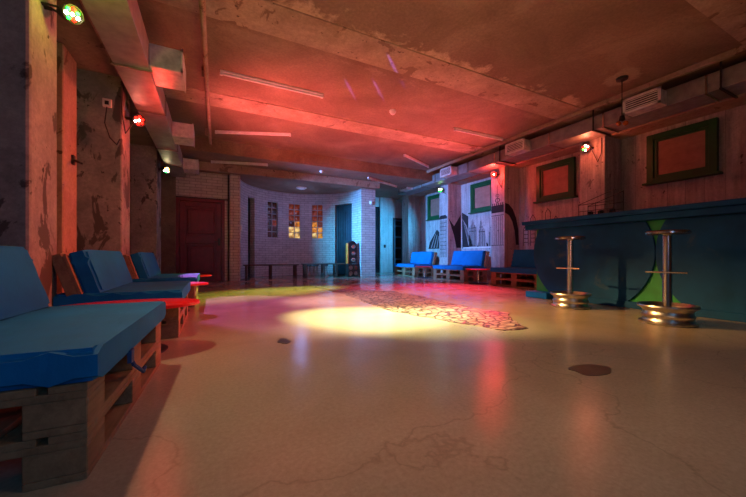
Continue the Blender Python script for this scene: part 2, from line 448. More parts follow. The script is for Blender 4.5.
# red lit half-column in the left bay
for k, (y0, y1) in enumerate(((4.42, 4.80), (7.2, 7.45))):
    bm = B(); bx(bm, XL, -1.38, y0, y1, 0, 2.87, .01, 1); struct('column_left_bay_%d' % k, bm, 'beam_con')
bm = B(); bx(bm, XL, -1.1, 3.12, 4.96, .6, .64, .005, 1); struct('windowsill_left', bm, 'beam_con')
# ceiling trim rail along the right side
bm = B(); bx(bm, 5.86, 5.93, YB, 8.05, ZB-.06, ZC, .008, 1); struct('trim_5', bm, 'beam_con')
bm = B(); bx(bm, XL, 4.72, 8.93, 8.99, 2.78, ZL, .008, 1); struct('trim_6', bm, 'beam_con')

# right wall windows: green frames with boards behind
for k, y0 in enumerate((2.09, 4.32, 6.56, 8.76)):
    root = bpy.data.objects.new('window_%d' % (k+4), None); C.objects.link(root); root['kind'] = 'structure'; root.location = (XR, y0+.46, 1.98)
    bm = B(); W, H = .46, .86
    for a in ((-W, -W+.10, 0, H), (W-.10, W, 0, H), (-W+.10, W-.10, 0, .08), (-W+.10, W-.10, H-.10, H)): bx(bm, -.07, .0, a[0], a[1], a[2], a[3], .004, 1)
    for a in ((-W+.10, -W+.145, .08, H-.10), (W-.145, W-.10, .08, H-.10), (-W+.145, W-.145, .08, .12), (-W+.145, W-.145, H-.14, H-.10)): bx(bm, -.045, 0, a[0], a[1], a[2], a[3])
    obj('window_frame', bm, 'green', root)
    bm = B(); bx(bm, -.02, 0, -W+.145, W-.145, .12, H-.14); obj('window_board', bm, 'board', root)
    bm = B(); bx(bm, -.12, 0, -W-.05, W+.05, -.035, 0, .005, 1); obj('windowsill', bm, 'green', root)

# floor inlay, drain cover, stain
bm = B()
pts = [(1.99, 7.18), (2.11, 6.13), (2.31, 5.82), (3.0, 5.28), (3.07, 4.4), (2.93, 3.48), (2.98, 2.9), (3.085, 2.62), (2.94, 2.52), (2.855, 2.4), (2.78, 2.36), (2.72, 2.2), (2.656, 2.16), (2.60, 2.02), (2.555, 1.97), (2.305, 2.01), (2.207, 2.33), (2.075, 2.79), (1.91, 3.36), (1.96, 4.18), (2.04, 5.39), (1.955, 6.44)]
den = []
for i, p in enumerate(pts):
    q = pts[(i+1) % len(pts)]; L = math.hypot(q[0]-p[0], q[1]-p[1]); n = max(1, int(L/.07))
    for k in range(n):
        t = k/n; den.append((p[0]+(q[0]-p[0])*t+random.uniform(-.015, .015), p[1]+(q[1]-p[1])*t+random.uniform(-.015, .015), .0))
prism(bm, den, (0, 0, .004))
o = obj('stone_inlay', bm, 'inlay')
o['kind'] = 'structure'
def flat_blob(name, x, y, rx, ry, mat, seed, kind):
    random.seed(seed); bm = B()
    ph = [random.uniform(0, 6) for _ in range(4)]
    prism(bm, [(x+rx*math.cos(a)*(1+.14*math.sin(3*a+ph[0])+.08*math.sin(5*a+ph[1])), y+ry*math.sin(a)*(1+.12*math.sin(2*a+ph[2])), 0) for a in [2*PI*i/60 for i in range(60)]], (0, 0, .003))
    o = obj(name, bm, mat); return o
M['stain'] = plain('dark_oily_stain', (.07, .055, .045), .35, 0, .3, 12)
o = flat_blob('oil_stain', 1.96, 1.10, .125, .09, 'stain', 3, 0); o['kind'] = 'structure'
o = flat_blob('floor_drain', .50, 2.54, .045, .08, 'stain', 5, 0); o['kind'] = 'structure'

# ------------------------------------------------------------------ ducts
def duct(name, x0, x1, y0, y1, z0, z1, seams, label, stub, stub_y, facing, grille=True):
    root = thing(name, label, 'air duct', ((x0+x1)/2, y0, z0)); ox, oy, oz = root.location
    bm = B(); bx(bm, x0-ox, x1-ox, 0, y1-oy, 0, z1-oz, .004, 1); obj('duct_body', bm, 'duct', root)
    for s in seams:
        bm = B(); e = .018
        bx(bm, x0-ox-e, x1-ox+e, s-oy-.012, s-oy+.012, -e, 0); bx(bm, x0-ox-e, x0-ox, s-oy-.012, s-oy+.012, 0, z1-oz); bx(bm, x1-ox, x1-ox+e, s-oy-.012, s-oy+.012, 0, z1-oz)
        obj('flange', bm, 'steel', root)
    for y in stub_y:
        a, b_ = stub; bm = B(); bx(bm, a-ox, b_-ox, y-oy-.22, y-oy+.22, 0.005, z1-oz-.02, .006, 1); st = obj('branch_box', bm, 'duct_lt', root)
        xf = (a if facing < 0 else b_)-ox; bm = B(); h0, h1 = .0, z1-oz-.015; f = facing
        X = lambda d0, d1: (min(xf+f*d0, xf+f*d1), max(xf+f*d0, xf+f*d1))
        for (ya, yb, za, zb) in ((-.245, .245, h1-.035, h1), (-.245, .245, h0, h0+.035), (-.245, -.205, h0, h1), (.205, .245, h0, h1)): bx(bm, *X(0, .014), y-oy+ya, y-oy+yb, za, zb)
        obj('grille_frame', bm, 'white', st)
        bm = B(); bx(bm, *X(.0005, .003), y-oy-.2, y-oy+.2, h0+.03, h1-.03); obj('grille_opening', bm, 'grille_dark', st)
        bm = B(); nsl = 5
        for k in range(nsl): zc = h0+.035+(h1-h0-.07)*(k+.5)/nsl; bx(bm, *X(.003, .011), y-oy-.2, y-oy+.2, zc-.007, zc+.007)
        obj('grille_slats', bm, 'white', st)
    return root
duct('ventilation_duct', 6.08, 6.55, YB+.05, 10.1, 2.90, 3.15, (.4, 1.9, 3.2, 4.2, 5.6, 6.5, 7.9, 8.6), 'long square steel duct with white grilles under the ceiling above the green windows', (5.85, 6.08), (.33, 2.55, 4.84, 7.13, 9.35), -1)
duct('ventilation_duct', -.89, -.577, YB+.05, 9.2, 2.60, 2.86, (1.0, 2.55, 4.05, 5.2, 6.9, 8.0), 'long square steel duct with side boxes above the left row of blue sofas', (-.577, -.29), (1.95, 4.18, 6.32, 8.5), 1)
# duct hangers
for k, (x, y, z0) in enumerate(((6.0, 1.75, 2.85), (6.0, 3.35, 2.85), (6.0, 5.42, 2.85))):
    bm = B(); bx(bm, .035, .055, -.008, .008, .045, .415); bx(bm, .03, .60, -.012, .012, .025, .047); 
    h = obj('duct_bracket', bm, 'black', loc=(x, y, z0))
    tag(h, ['black duct bracket on the right duct nearest the camera', 'black duct bracket just left of the nearest white grille', 'black duct bracket between the second grille and the red lamp'][k], 'bracket', 'duct brackets')

# long thin pipe on the ceiling
bm = B(); tube(bm, (-.16, YB+.1, 3.12), (-.03, 7.9, 3.12), .028, 12)
for y in (.9, 2.8, 5.0, 7.4): bx(bm, -.13, -.07, y-.015, y+.015, 3.12, 3.27)
tag(obj('ceiling_pipe', bm, 'beam_con', smooth=True), 'thin reddish pipe running the length of the ceiling beside the left duct', 'pipe')

# ------------------------------------------------------------------ fluorescent tubes
def fluoro(p, q, z, label):
    p, q = Vector((*p, z)), Vector((*q, z)); d = q-p; L = d.length
    root = thing('fluorescent_lamp', label, 'lamp', (p+q)/2, math.atan2(d.y, d.x), 'unlit tube lamps on the ceiling')
    bm = B(); bx(bm, -L/2, L/2, -.03, .03, -.03, 0, .006, 1); obj('housing', bm, 'white', root)
    bm = B(); tube(bm, (-L/2+.03, 0, -.045), (L/2-.03, 0, -.045), .016, 12); obj('tube', bm, 'white', root, smooth=True)
    for s in (-1, 1):
        bm = B(); bx(bm, s*(L/2-.015)-.018, s*(L/2-.015)+.018, -.02, .02, -.065, -.028, .004, 1); obj('end_cap', bm, 'white', root)
fluoro((.10, 5.0), (1.6, 5.0), ZC, 'unlit white tube lamp nearest the camera, upper left of the ceiling')
fluoro((.06, 7.45), (1.5, 6.9), ZC, 'unlit white tube lamp in the middle of the left ceiling row')
fluoro((-.02, 8.75), (1.25, 8.4), ZL, 'dim white tube lamp on the lower ceiling in front of the red door')
fluoro((4.4, 5.1), (5.75, 5.08), ZC, 'unlit white tube lamp right of the smoke detector, near the second grille')
fluoro((4.4, 7.0), (5.6, 7.6), ZC, 'slanting white tube lamp in the middle of the right ceiling row')
fluoro((4.10, 8.5), (5.45, 9.15), ZL, 'slanting white tube lamp on the low ceiling beside the brick pier')

# small ceiling fittings
def round_fit(name, label, cat, loc, r, h, rot=(0, 0, 0)):
    root = thing(name, label, cat, loc); root.rotation_euler = rot
    bm = B(); lathe(bm, [(0, 0), (r, 0), (r, -h*.4), (r*.96, -h*.5)] + [(0, -h*.5)], 28); obj('base', bm, 'white', root, smooth=True)
    bm = B(); lathe(bm, [(r*.75, -h*.5), (r*.72, -h*.8), (r*.5, -h), (0, -h*1.05)], 28); obj('cover', bm, 'white', root, smooth=True)
round_fit('smoke_detector', 'round white smoke detector in the middle of the ceiling', 'smoke detector', (2.90, 5.0, ZC), .06, .07)
round_fit('smoke_detector', 'small white detector on the low ceiling in front of the curved wall', 'smoke detector', (2.66, 8.45, ZL), .055, .06)
round_fit('ceiling_light', 'flat pale round fitting on the ceiling inside the brick alcove', 'lamp', (2.49, 9.95, ZA), .16, .06)
round_fit('motion_sensor', 'round white sensor high on the brick pier beside the corridor', 'sensor', (4.55, YD-.041, 2.37), .06, .08, (R(-90), 0, 0))
bm = B(); bx(bm, -.05, .05, -.02, 0, -.09, .09, .004, 1); tag(obj('wall_switch', bm, 'white', loc=(.80, YD+.44, 1.5)), 'small pale box on the brick beside the dark alcove doorway', 'switch')
bpy.data.objects['wall_switch'].location = arcpt(164, AR-.001, 1.45); bpy.data.objects['wall_switch'].rotation_euler = (0, 0, R(164-90))
bm = B(); bx(bm, -.04, .04, -.02, 0, -.06, .06, .004, 1); tag(obj('wall_socket', bm, 'black', loc=(6.13, YF-.10, 1.05)), 'small black switch on the teal wall of the corridor', 'switch')

# pendant
root = thing('pendant_lamp', 'bare cable pendant with two small reddish bulbs hanging beside the nearest grille', 'lamp', (5.375, 2.58, ZC))
bm = B(); lathe(bm, [(0, 0), (.075, 0), (.07, -.03), (.02, -.045), (0, -.045)], 24); obj('ceiling_cup', bm, 'black', root, smooth=True)
bm = B(); tube(bm, (0, 0, -.04), (0, 0, -.56), .006, 8); obj('cable', bm, 'black', root)
bm = B(); lathe(bm, [(0, -.54), (.03, -.56), (.04, -.62), (.0, -.64)], 16); obj('socket', bm, 'black', root, smooth=True)
for s in (-1, 1):
    bm = B(); u = bmesh.ops.create_uvsphere(bm, u_segments=16, v_segments=10, radius=.034); bmesh.ops.translate(bm, vec=(s*.035, -s*.03, -.665), verts=u['verts']); obj('bulb', bm, 'amber', root, smooth=True)

# ------------------------------------------------------------------ party lamps
LED = {}
def led(c):
    if c not in LED:
        cols = {'r': ((1, .004, .002), 26), 'g': ((.01, 1, .04), 16), 'w': ((1, .8, .55), 30), 'y': ((1, .5, .05), 20), 'b': ((.1, .3, 1), 20)}
        LED[c] = emit({'r': 'red', 'g': 'green', 'w': 'white', 'y': 'yellow', 'b': 'blue'}[c] + '_led', *cols[c])
    return LED[c]
def party_lamp(loc, target, cols, label, wall_dir, cable=None, r=.075):
    loc = Vector(loc); d = (Vector(target)-loc).normalized()
    root = thing('party_lamp', label, 'stage light', loc, 0, 'coloured party lamps on the pillars')
    q = d.to_track_quat('Z', 'X').to_matrix().to_4x4()
    bm = B(); lathe(bm, [(0, -.13), (r*.6, -.13), (r*.72, -.10), (r, -.03), (r, .02), (r*.93, .02), (r*.93, .005), (0, .005)], 28); bm.transform(q); hd = obj('lamp_head', bm, 'black', root, smooth=True)
    for k, c in enumerate(cols):
        a = 2*PI*k/(len(cols)-1 or 1); rr = 0 if k == len(cols)-1 else r*.58
        bm = B(); lathe(bm, [(0, .016), (r*.17, .014), (r*.21, .006)], 12, (rr*math.cos(a), rr*math.sin(a), 0)); bm.transform(q); obj('led', bm, led(c), hd)
    bm = B(); wd = Vector(wall_dir)
    side = d.cross(Vector((0, 0, 1))).normalized()
    path(bm, [side*(r+.012), side*(r+.012)+wd*.10, -side*(r+.012)+wd*.10, -side*(r+.012)], .008, 6)
    tube(bm, wd*.10, wd*.15, .012, 8); obj('bracket', bm, 'black', root)
    if cable:
        bm = B(); path(bm, [Vector(p)-loc for p in cable], .006, 6); obj('cable', bm, 'black', root)
ctr = (2.4, 3.6, .0)
party_lamp((-.86, 2.9, 2.32), (1.2, .4, 1.0), 'rgwgrwgw', 'large green and red lit lamp on the nearest left pillar', (-1, 0, 0), [(-.9, 2.9, 2.4), (-.98, 2.82, 2.5), (-.98, 2.75, 2.7)], .058)
party_lamp((-.86, 5.15, 2.44), (1.5, 1.2, .6), 'rrwrrrw', 'bright red lamp on the second left pillar under the duct', (-1, 0, 0), [(-.9, 5.1, 2.4), (-.97, 5.0, 2.2), (-.99, 4.93, 2.4), (-1.0, 4.92, 2.62)])
party_lamp((-.86, 8.0, 2.47), (3, 4.0, .5), 'wywgwyw', 'yellow and white lamp on the farthest left pillar', (-1, 0, 0), [(-.9, 8, 2.55), (-.98, 7.9, 2.4), (-.98, 7.8, 2.6)])
party_lamp((6.46, 3.72, 2.75), (1.5, 1.2, .3), 'wrgwrwg', 'red and green lit lamp on the pillar above the wire rack', (1, 0, 0), [(6.5, 3.65, 2.75), (6.55, 3.55, 2.45), (6.58, 3.5, 2.6), (6.59, 3.5, 2.9)])
party_lamp((6.46, 5.98, 2.75), (1.5, 1.5, .3), 'rrrrrrw', 'bright red lamp on the pillar with the painted spire', (1, 0, 0), [(6.5, 5.95, 2.7), (6.58, 5.85, 2.4), (6.59, 5.8, 2.6)])
party_lamp((6.46, 8.15, 2.75), (2.4, 4.6, 0), 'gwgggwg', 'small pale green lamp on the far grey pillar', (1, 0, 0), [(6.5, 8.1, 2.7), (6.59, 8.0, 2.6)])

# junction boxes and cable on the left pillar, black spike bracket
root = thing('junction_box', 'small grey socket box with a loose cable on the second left pillar', 'socket', (-1.14, 4.955, 2.52))
bm = B(); bx(bm, -.045, .045, -.03, 0.01, -.05, .05, .005, 1); obj('box', bm, 'white', root)
bm = B(); bx(bm, -.02, .02, -.034, -.03, -.025, .02); obj('socket_face', bm, 'black', root)
bm = B(); path(bm, [(0, -.02, -.05), (-.02, -.03, -.25), (.03, -.03, -.42), (.10, -.04, -.50), (.13, -.03, -.42)], .006); obj('cable', bm, 'black', root)
bm = B(); tube(bm, (0, 0, 0), (.10, -.14, -.06), .016, 8, .010); bx(bm, -.03, .0, -.03, .03, -.05, .05); tag(obj('wall_hook', bm, 'black', loc=(-1.36, 4.66, 1.72)), 'black iron hook sticking out of the red-lit strip of the left wall', 'hook')

# ------------------------------------------------------------------ pallet sofas
def pallet_bm(L, D, z):
    bm = B(); t = .022; bl = .078
    for k in range(3): y = (.0, D/2-.0725, D-.145)[k]; bx(bm, -L/2, L/2, y+.001, y+.144, z, z+t, .002, 1)          # bottom boards along the length
    for x in (-L/2, -.0725, L/2-.145):
        for y in (0, D/2-.0725, D-.145): bx(bm, x, x+.145, y, y+.145, z+t, z+t+bl, .003, 1)
    for x in (-L/2, -.0725, L/2-.145): bx(bm, x, x+.145, 0, D, z+t+bl, z+2*t+bl, .002, 1)
    n = 7
    for k in range(n): y = (D-.09)*k/(n-1); bx(bm, -L/2, L/2, y, y+.09, z+2*t+bl, z+3*t+bl-.0005, .002, 1)
    return bm
def cushion_bm(sx, sy, sz):
    bm = B(); bmesh.ops.create_grid(bm, x_segments=26, y_segments=14, size=.5)
    top = list(bm.verts)
    r = bmesh.ops.extrude_face_region(bm, geom=list(bm.faces)); tv = [v for v in r['geom'] if isinstance(v, bmesh.types.BMVert)]
    tvs = set(tv)
    for v in bm.verts: v.co.z = .5 if v in tvs else -.5
    random.seed(int(sx*1000)+int(sy*100))
    ph = [random.uniform(0, 6) for _ in range(6)]
    for v in bm.verts:
        x, y, z = v.co
        puff = 1 + .07*(1-(2*x)**4)*(1-(2*y)**4)
        v.co = (x*sx*(1-.012*math.sin(7*y+ph[0])**2), y*sy, z*sz*(puff if z > 0 else 1) + .003*math.sin(11*x+5*y+ph[1])*(z > 0)*(1-(2*x)**4)*(1-(2*y)**4))
    es = [e for e in bm.edges if len(e.link_faces) == 2 and e.calc_face_angle(0) > .8]
    bmesh.ops.bevel(bm, geom=es, offset=.018, segments=3, affect='EDGES')
    return bm
def make_sofa(L, D, back_y, zs, htop, lean, label, group):
    root = thing('pallet_sofa', label, 'sofa', (0, 0, 0), 0, group)
    ph = (zs-.10)/2
    for k in range(2):
        bm = pallet_bm(L, D, 0); bmesh.ops.scale(bm, vec=(1, 1, ph/.144), verts=bm.verts); bmesh.ops.translate(bm, vec=(0, 0, k*ph+(.0004 if k else 0)), verts=bm.verts)
        obj('pallet', bm, 'pallet', root)
    bm = cushion_bm(L+.01, D+.0, .10); bmesh.ops.translate(bm, vec=(0, D/2-.025, zs-.05), verts=bm.verts)
    obj('seat_cushion', bm, 'blue', root, smooth=True)
    # leaning backrest: cushion in front of an upright half pallet
    hh = htop-zs; sl = math.hypot(hh, lean)
    rot = Matrix.Rotation(-math.atan2(lean, hh), 4, 'X')
    bm = cushion_bm(L-.06, sl, .11)
    bmesh.ops.transform(bm, matrix=Matrix.Rotation(PI/2, 4, 'X'), verts=bm.verts)
    bmesh.ops.translate(bm, vec=(0, .055, sl/2), verts=bm.verts); bm.transform(rot); bmesh.ops.translate(bm, vec=(0, back_y, zs+.008), verts=bm.verts)
    obj('back_cushion', bm, 'blue', root, smooth=True)
    bm = B()
    for k in range(4): z = -.04+k*(sl+.0)/4; bx(bm, -L/2, L/2, .115, .137, z, z+.09, .002, 1)
    for x in (-L/2, -.05, L/2-.1): bx(bm, x, x+.1, .138, .20, -.06, sl-.01, .003, 1)
    bm.transform(rot); bmesh.ops.translate(bm, vec=(0, back_y, zs+.03), verts=bm.verts)
    obj('back_frame', bm, 'pallet', root)
    return root
SL = 'pallet sofas along the left wall'; SR = 'pallet sofas along the right wall'
s1 = make_sofa(1.12, .78, .49, .385, .70, .10, 'nearest blue cushioned pallet sofa, filling the lower left corner', SL)
s1.location = (-.305, 1.79, 0); s1.rotation_euler = (0, 0, R(87.5))
s2 = dup(s1, (-.24, 3.58, 0), PI/2, 'middle blue pallet sofa of the left row, between two red tables')
s3 = dup(s1, (-.20, 5.32, 0), PI/2, 'farthest blue pallet sofa of the left row, nearest the dark red door')
t1 = make_sofa(1.25, .80, .60, .40, .80, .10, 'blue pallet sofa farthest back on the right, lit bright blue by the corridor', SR)
t1.location = (5.70, 9.08, 0); t1.rotation_euler = (0, 0, -PI/2)
dup(t1, (5.70, 6.87, 0), -PI/2, 'blue pallet sofa in the middle of the right row, under the painted towers')
dup(t1, (5.70, 4.74, 0), -PI/2, 'dark blue pallet sofa half hidden behind the end of the bar')
bm = B()
path(bm, [(.0, -.01, .30), (.03, -.03, .22), (.09, -.05, .17), (.12, -.05, .18)], .008, 6); bx(bm, -.02, .02, -.034, -.02, .24, .29)
obj('strap', bm, 'strap', s1, loc=(-.22, 0, 0))

# round red tables
def red_table(loc, rx, ry, z, label, grp):
    root = thing('side_table', label, 'table', loc, 0, grp)
    bm = B(); lathe(bm, [(0, z-.022), (1, z-.022), (1.0, z-.004), (.985, z), (0, z)], 56); bmesh.ops.scale(bm, vec=(rx, ry, 1), verts=bm.verts); obj('table_top', bm, 'red_top', root, smooth=True)
    bm = B(); lathe(bm, [(0, .02), (.035, .02), (.03, .05), (.03, z-.05), (.09, z-.023), (0, z-.023)], 20); obj('pole', bm, 'steel', root, smooth=True)
    bm = B(); lathe(bm, [(0, 0), (.22, 0), (.22, .008), (.19, .018), (.035, .03), (0, .03)], 40); obj('table_base', bm, 'black', root, smooth=True)
    return root
TL = 'low round red tables on the left'; TR = 'low round red tables on the right'
red_table((-.50, 2.70, 0), .42, .25, .335, 'glossy red round table between the nearest and the middle left sofas', TL)
red_table((-.46, 4.45, 0), .42, .235, .335, 'glossy red round table between the middle and the farthest left sofas', TL)
red_table((-.42, 6.25, 0), .42, .25, .335, 'glossy red round table beyond the farthest left sofa by the door', TL)
red_table((5.75, 5.80, 0), .30, .30, .35, 'glossy red round table between the right sofas, nearest the bar', TR)
red_table((5.75, 8.00, 0), .28, .28, .35, 'glossy red round table beside the farthest right sofa', TR)

# ------------------------------------------------------------------ bar counter
root = thing('bar_counter', 'long dark blue bar with green painted gaps between big round panels', 'bar counter', (4.75, 2.0, 0))
Y0, Y1 = .25-2.0, 3.52-2.0
bm = B(); bx(bm, .02, .55, Y0, Y1, .0, 1.09); obj('body', bm, 'bar_green', root)
bm = B(); bx(bm, -.15, .62, Y0-.05, Y1+.15, 1.165, 1.225, .01, 2); obj('counter_top', bm, 'bar_blue', root)
bm = B(); bx(bm, -.11, .60, Y0-.02, Y1+.12, 1.09, 1.165, .006, 1); obj('counter_edge', bm, 'bar_blue', root)
for yc in (2.74-2.0, 1.115-2.0):
    Rr = .81; zc = .70; z0, z1 = .085, 1.085; pts = []
    n = 72
    for i in range(n):
        a = 2*PI*i/n; y, z = Rr*math.cos(a), zc+Rr*math.sin(a)
        if z < z0 or z > z1: continue
        pts.append((y, z))
    ang = lambda p: math.atan2(p[1]-zc, p[0])
    hb = math.sqrt(Rr**2-(z0-zc)**2); ht = math.sqrt(Rr**2-(z1-zc)**2)
    pts += [(-hb, z0), (hb, z0), (ht, z1), (-ht, z1)]
    pts.sort(key=ang)
    pts = [(y, z) for (y, z) in pts if y+yc > Y0]
    bm = B(); prism(bm, [(-.012, yc+y, z) for (y, z) in pts], (.032, 0, 0)); obj('round_panel', bm, 'bar_blue', root)
bm = B(); bx(bm, -.03, .02, Y0, Y1-.1, 0, .085, .004, 1); obj('kick_board', bm, 'bar_blue', root)
bm = B(); bx(bm, -.20, .02, Y1-.33, Y1+.04, 0, .095, .012, 2); obj('foot_block', bm, 'blue', root)

# wire rack on the bar
root = thing('wire_rack', 'black wire rack standing on the bar in front of the lit pillar', 'rack', (5.12, 2.74, 1.225))
bm = B()
for z, s in ((.0, 1), (.10, 1), (.20, 1)):
    for x in (-.12, .12): tube(bm, (x, -.24, z+.006), (x, .24, z+.006), .005, 6)
for y in (-.24, 0, .24):
    for x in (-.12, .12): tube(bm, (x, y, 0), (x, y, .22 if y > -.1 else .37), .005, 6)
tube(bm, (-.12, -.24, .36), (-.12, .24, .21), .005, 6); tube(bm, (.12, -.24, .36), (.12, .24, .21), .005, 6)
obj('frame', bm, 'black', root)
bm = B()
for k in range(9): y = -.22+k*.055; path(bm, [(-.12, y, .015), (-.12, y, .10)], .003, 4); path(bm, [(-.12, y, .012), (.12, y, .012)], .003, 4)
obj('grid', bm, 'black', root)
for k in range(3):
    bm = B(); lathe(bm, [(0, 0), (.035, 0), (.04, .05), (.036, .09), (.032, .09), (.034, .05), (0, .01)], 18)
    tag(obj('glass_tumbler', bm, 'dark_glass', loc=(5.12, 2.58+k*.15, 1.2405)), 'small dark tumbler in the wire rack on the bar', 'glass', 'tumblers in the wire rack')

# ------------------------------------------------------------------ bar stools on wheel rims
def make_stool(label):
    root = thing('bar_stool', label, 'bar stool', (0, 0, 0), 0, 'bar stools on wheel rims')
    bm = B()
    lathe(bm, [(.095, .0), (.215, .0), (.222, .008), (.222, .022), (.198, .032), (.190, .055), (.200, .068), (.203, .085), (.192, .098), (.188, .125), (.200, .142), (.205, .15), (.228, .158), (.234, .172), (.230, .184), (.218, .186), (.205, .165), (.19, .15), (.175, .10), (.13, .075), (.06, .085), (.0, .085)], 56)
    rim = obj('wheel_rim', bm, 'rim_steel', root, smooth=True)
    for k in range(5):
        a = 2*PI*k/5; bm = B(); lathe(bm, [(0, .09), (.011, .09), (.011, .105), (0, .108)], 6, (.10*math.cos(a), .10*math.sin(a), -.004)); obj('wheel_bolt', bm, 'black', rim)
    bm = B(); lathe(bm, [(0, .08), (.07, .08), (.07, .092), (.04, .10), (.037, .12), (.037, .86), (.06, .872), (0, .872)], 28); obj('pole', bm, 'steel', root, smooth=True)
    bm = B(); tube(bm, (-.045, -.15, .50), (-.045, .15, .50), .008, 10); tube(bm, (-.045, -.15, .50), (-.045, -.155, .50), .011, 8); tube(bm, (-.045, .15, .50), (-.045, .155, .50), .011, 8); obj('footrest', bm, 'steel', root, smooth=True)
    bm = B(); lathe(bm, [(0, .872), (.155, .872), (.168, .880), (.17, .892), (.165, .905), (.15, .910), (0, .908)], 44); obj('seat', bm, 'seat_wood', root, smooth=True)
    bm = B(); lathe(bm, [(.169, .877), (.174, .879), (.174, .895), (.170, .897)], 44); obj('seat_band', bm, 'steel', root, smooth=True)
    return root
st = make_stool('chrome bar stool on a wheel rim, nearest the camera, before the green gap')
st.location = (4.00, 1.53, 0); st.rotation_euler = (0, 0, R(8))
dup(st, (4.15, 2.58, 0), R(-4), 'chrome bar stool on a wheel rim, farther left, before the round blue panel')

# ------------------------------------------------------------------ benches, costume-like lamp pile
def bench(name, x0, x1, y, z, label, legs):
    root = thing(name, label, 'bench', ((x0+x1)/2, y, 0), 0, 'low dark benches in the alcove'); cx = (x0+x1)/2
    bm = B()
    for k in range(3): bx(bm, x0-cx, x1-cx, k*.105, k*.105+.098, z-.035, z, .004, 1)
    obj('seat', bm, 'bench', root)
    for lx in legs:
        bm = B(); bx(bm, lx-cx-.025, lx-cx+.025, .01, .06, 0, z-.036); bx(bm, lx-cx-.025, lx-cx+.025, .25, .30, 0, z-.036); bx(bm, lx-cx-.02, lx-cx+.02, .06, .25, .08, .12); obj('leg', bm, 'bench', root)
bench('bench', .78, 2.28, 9.42, .42, 'low dark bench on the left under the first glass window', (.85, 1.5, 2.2))
bench('bench', 2.45, 4.0, 9.52, .43, 'low dark bench on the right, reaching under the curtain', (2.52, 3.1, 3.5, 3.92))
for k, (x, y) in enumerate(((2.75, 10.1), (3.0, 10.15), (3.3, 10.1))):
    root = thing('stool', ('small dark stool tucked behind the right bench, leftmost', 'small dark stool tucked behind the right bench, middle', 'small dark stool tucked behind the right bench, nearest the curtain')[k], 'stool', (x, y, 0), 0, 'small stools in the alcove')
    bm = B(); lathe(bm, [(0, .34), (.10, .34), (.105, .36), (.10, .38), (0, .38)], 20); obj('seat', bm, 'curtain', root)
    for a in (45, 135, 225, 315): bm = B(); tube(bm, (.10*math.cos(R(a)), .10*math.sin(R(a)), 0), (.06*math.cos(R(a)), .06*math.sin(R(a)), .345), .011, 8); obj('leg', bm, 'steel', root)

root = thing('jukebox_case', 'dark rounded cabinet with glossy discs and an orange edge beside the brick pier', 'cabinet', (3.96, 9.40, .0)); root.scale = (.85, .85, .97)
bm = B(); bx(bm, -.20, .22, -.10, .14, .01, .42, .02, 2); obj('lower_case', bm, 'black', root, smooth=True)
for k, (x, z) in enumerate(((-.10, .30), (.10, .30), (-.10, .12), (.10, .12))):
    bm = B(); tube(bm, (x, -.10, z), (x, -.135, z), .075, 20); obj('disc', bm, 'steel', root, smooth=True)
bm = B(); pts = [(-.16, .43), (.17, .43), (.17, .95)] + [(.005+.165*math.cos(a), .95+.22*math.sin(a)) for a in [PI*i/14 for i in range(1, 14)]] + [(-.16, .95)]
prism(bm, [(x, -.06, z) for x, z in pts], (0, .18, 0)); obj('upper_case', bm, 'black', root)
for z in (.56, .77, .98):
    bm = B(); u = bmesh.ops.create_uvsphere(bm, u_segments=18, v_segments=12, radius=.07); bmesh.ops.scale(bm, vec=(1.2, .5, 1), verts=u['verts']); bmesh.ops.translate(bm, vec=(.03, -.07, z), verts=u['verts']); obj('glossy_disc', bm, 'steel', root, smooth=True)
bm = B(); bx(bm, -.20, -.162, -.07, .12, .43, 1.10, .008, 1); obj('orange_edge', bm, 'orange', root)

# ------------------------------------------------------------------ painted skyline on wall and pillars
def mural(name, label):
    return thing(name, label, 'mural', (XR, 7.0, .9), 0, 'painted city skyline')
def on_wall(bm, pts, x, t=.004):      # outline in the (y, z) plane, paint film standing on the wall
    prism(bm, [(x-t, y, z) for y, z in pts], (t-.0006, 0, 0))
def to_local(bm, loc): bmesh.ops.translate(bm, vec=(-loc[0], -loc[1], -loc[2]), verts=bm.verts)
loc = (XR, 7.4, .9); root = thing('skyline_mural', 'black and grey skyline painting on the wall under the second far window', 'mural', loc, 0, 'painted city skyline')
bm = B()
on_wall(bm, [(7.92, 2.05), (7.90, .9), (6.22, .9), (6.22, 1.12), (6.45, 1.05), (6.75, 1.5), (6.80, 1.0), (7.18, 1.2), (7.24, .96), (7.62, 1.15), (7.64, 1.9)], XR)
to_local(bm, loc); obj('black_silhouette', bm, 'paint_black', root)
def building(pts, lines, hs):
    bm = B(); on_wall(bm, pts, XR, .008); to_local(bm, loc); bd = obj('painted_tower', bm, 'paint_grey', root)
    bm = B()
    for (a, b_) in lines:
        d = Vector((b_[0]-a[0], b_[1]-a[1])).normalized(); n = Vector((-d.y, d.x))*.009
        on_wall(bm, [(a[0]+n.x, a[1]+n.y), (b_[0]+n.x, b_[1]+n.y), (b_[0]-n.x, b_[1]-n.y), (a[0]-n.x, a[1]-n.y)], XR, .011)
    to_local(bm, loc); obj('painted_lines', bm, 'paint_black', bd)
building([(7.90, 1.85), (7.60, .95), (7.42, .95), (7.70, 1.6)], [((7.85, 1.75), (7.56, 1.0)), ((7.78, 1.65), (7.50, 1.0))], 0)
building([(7.60, .92), (7.60, 1.55), (7.52, 1.62), (7.52, 1.70), (7.44, 1.80), (7.40, 1.70), (7.38, 1.62), (7.30, 1.55), (7.26, .92)], [((7.55, .95), (7.55, 1.5)), ((7.49, .95), (7.49, 1.62)), ((7.43, .95), (7.43, 1.7)), ((7.37, .95), (7.37, 1.6)), ((7.31, .95), (7.31, 1.5)), ((7.59, 1.42), (7.3, 1.42)), ((7.59, 1.52), (7.3, 1.52))], 0)
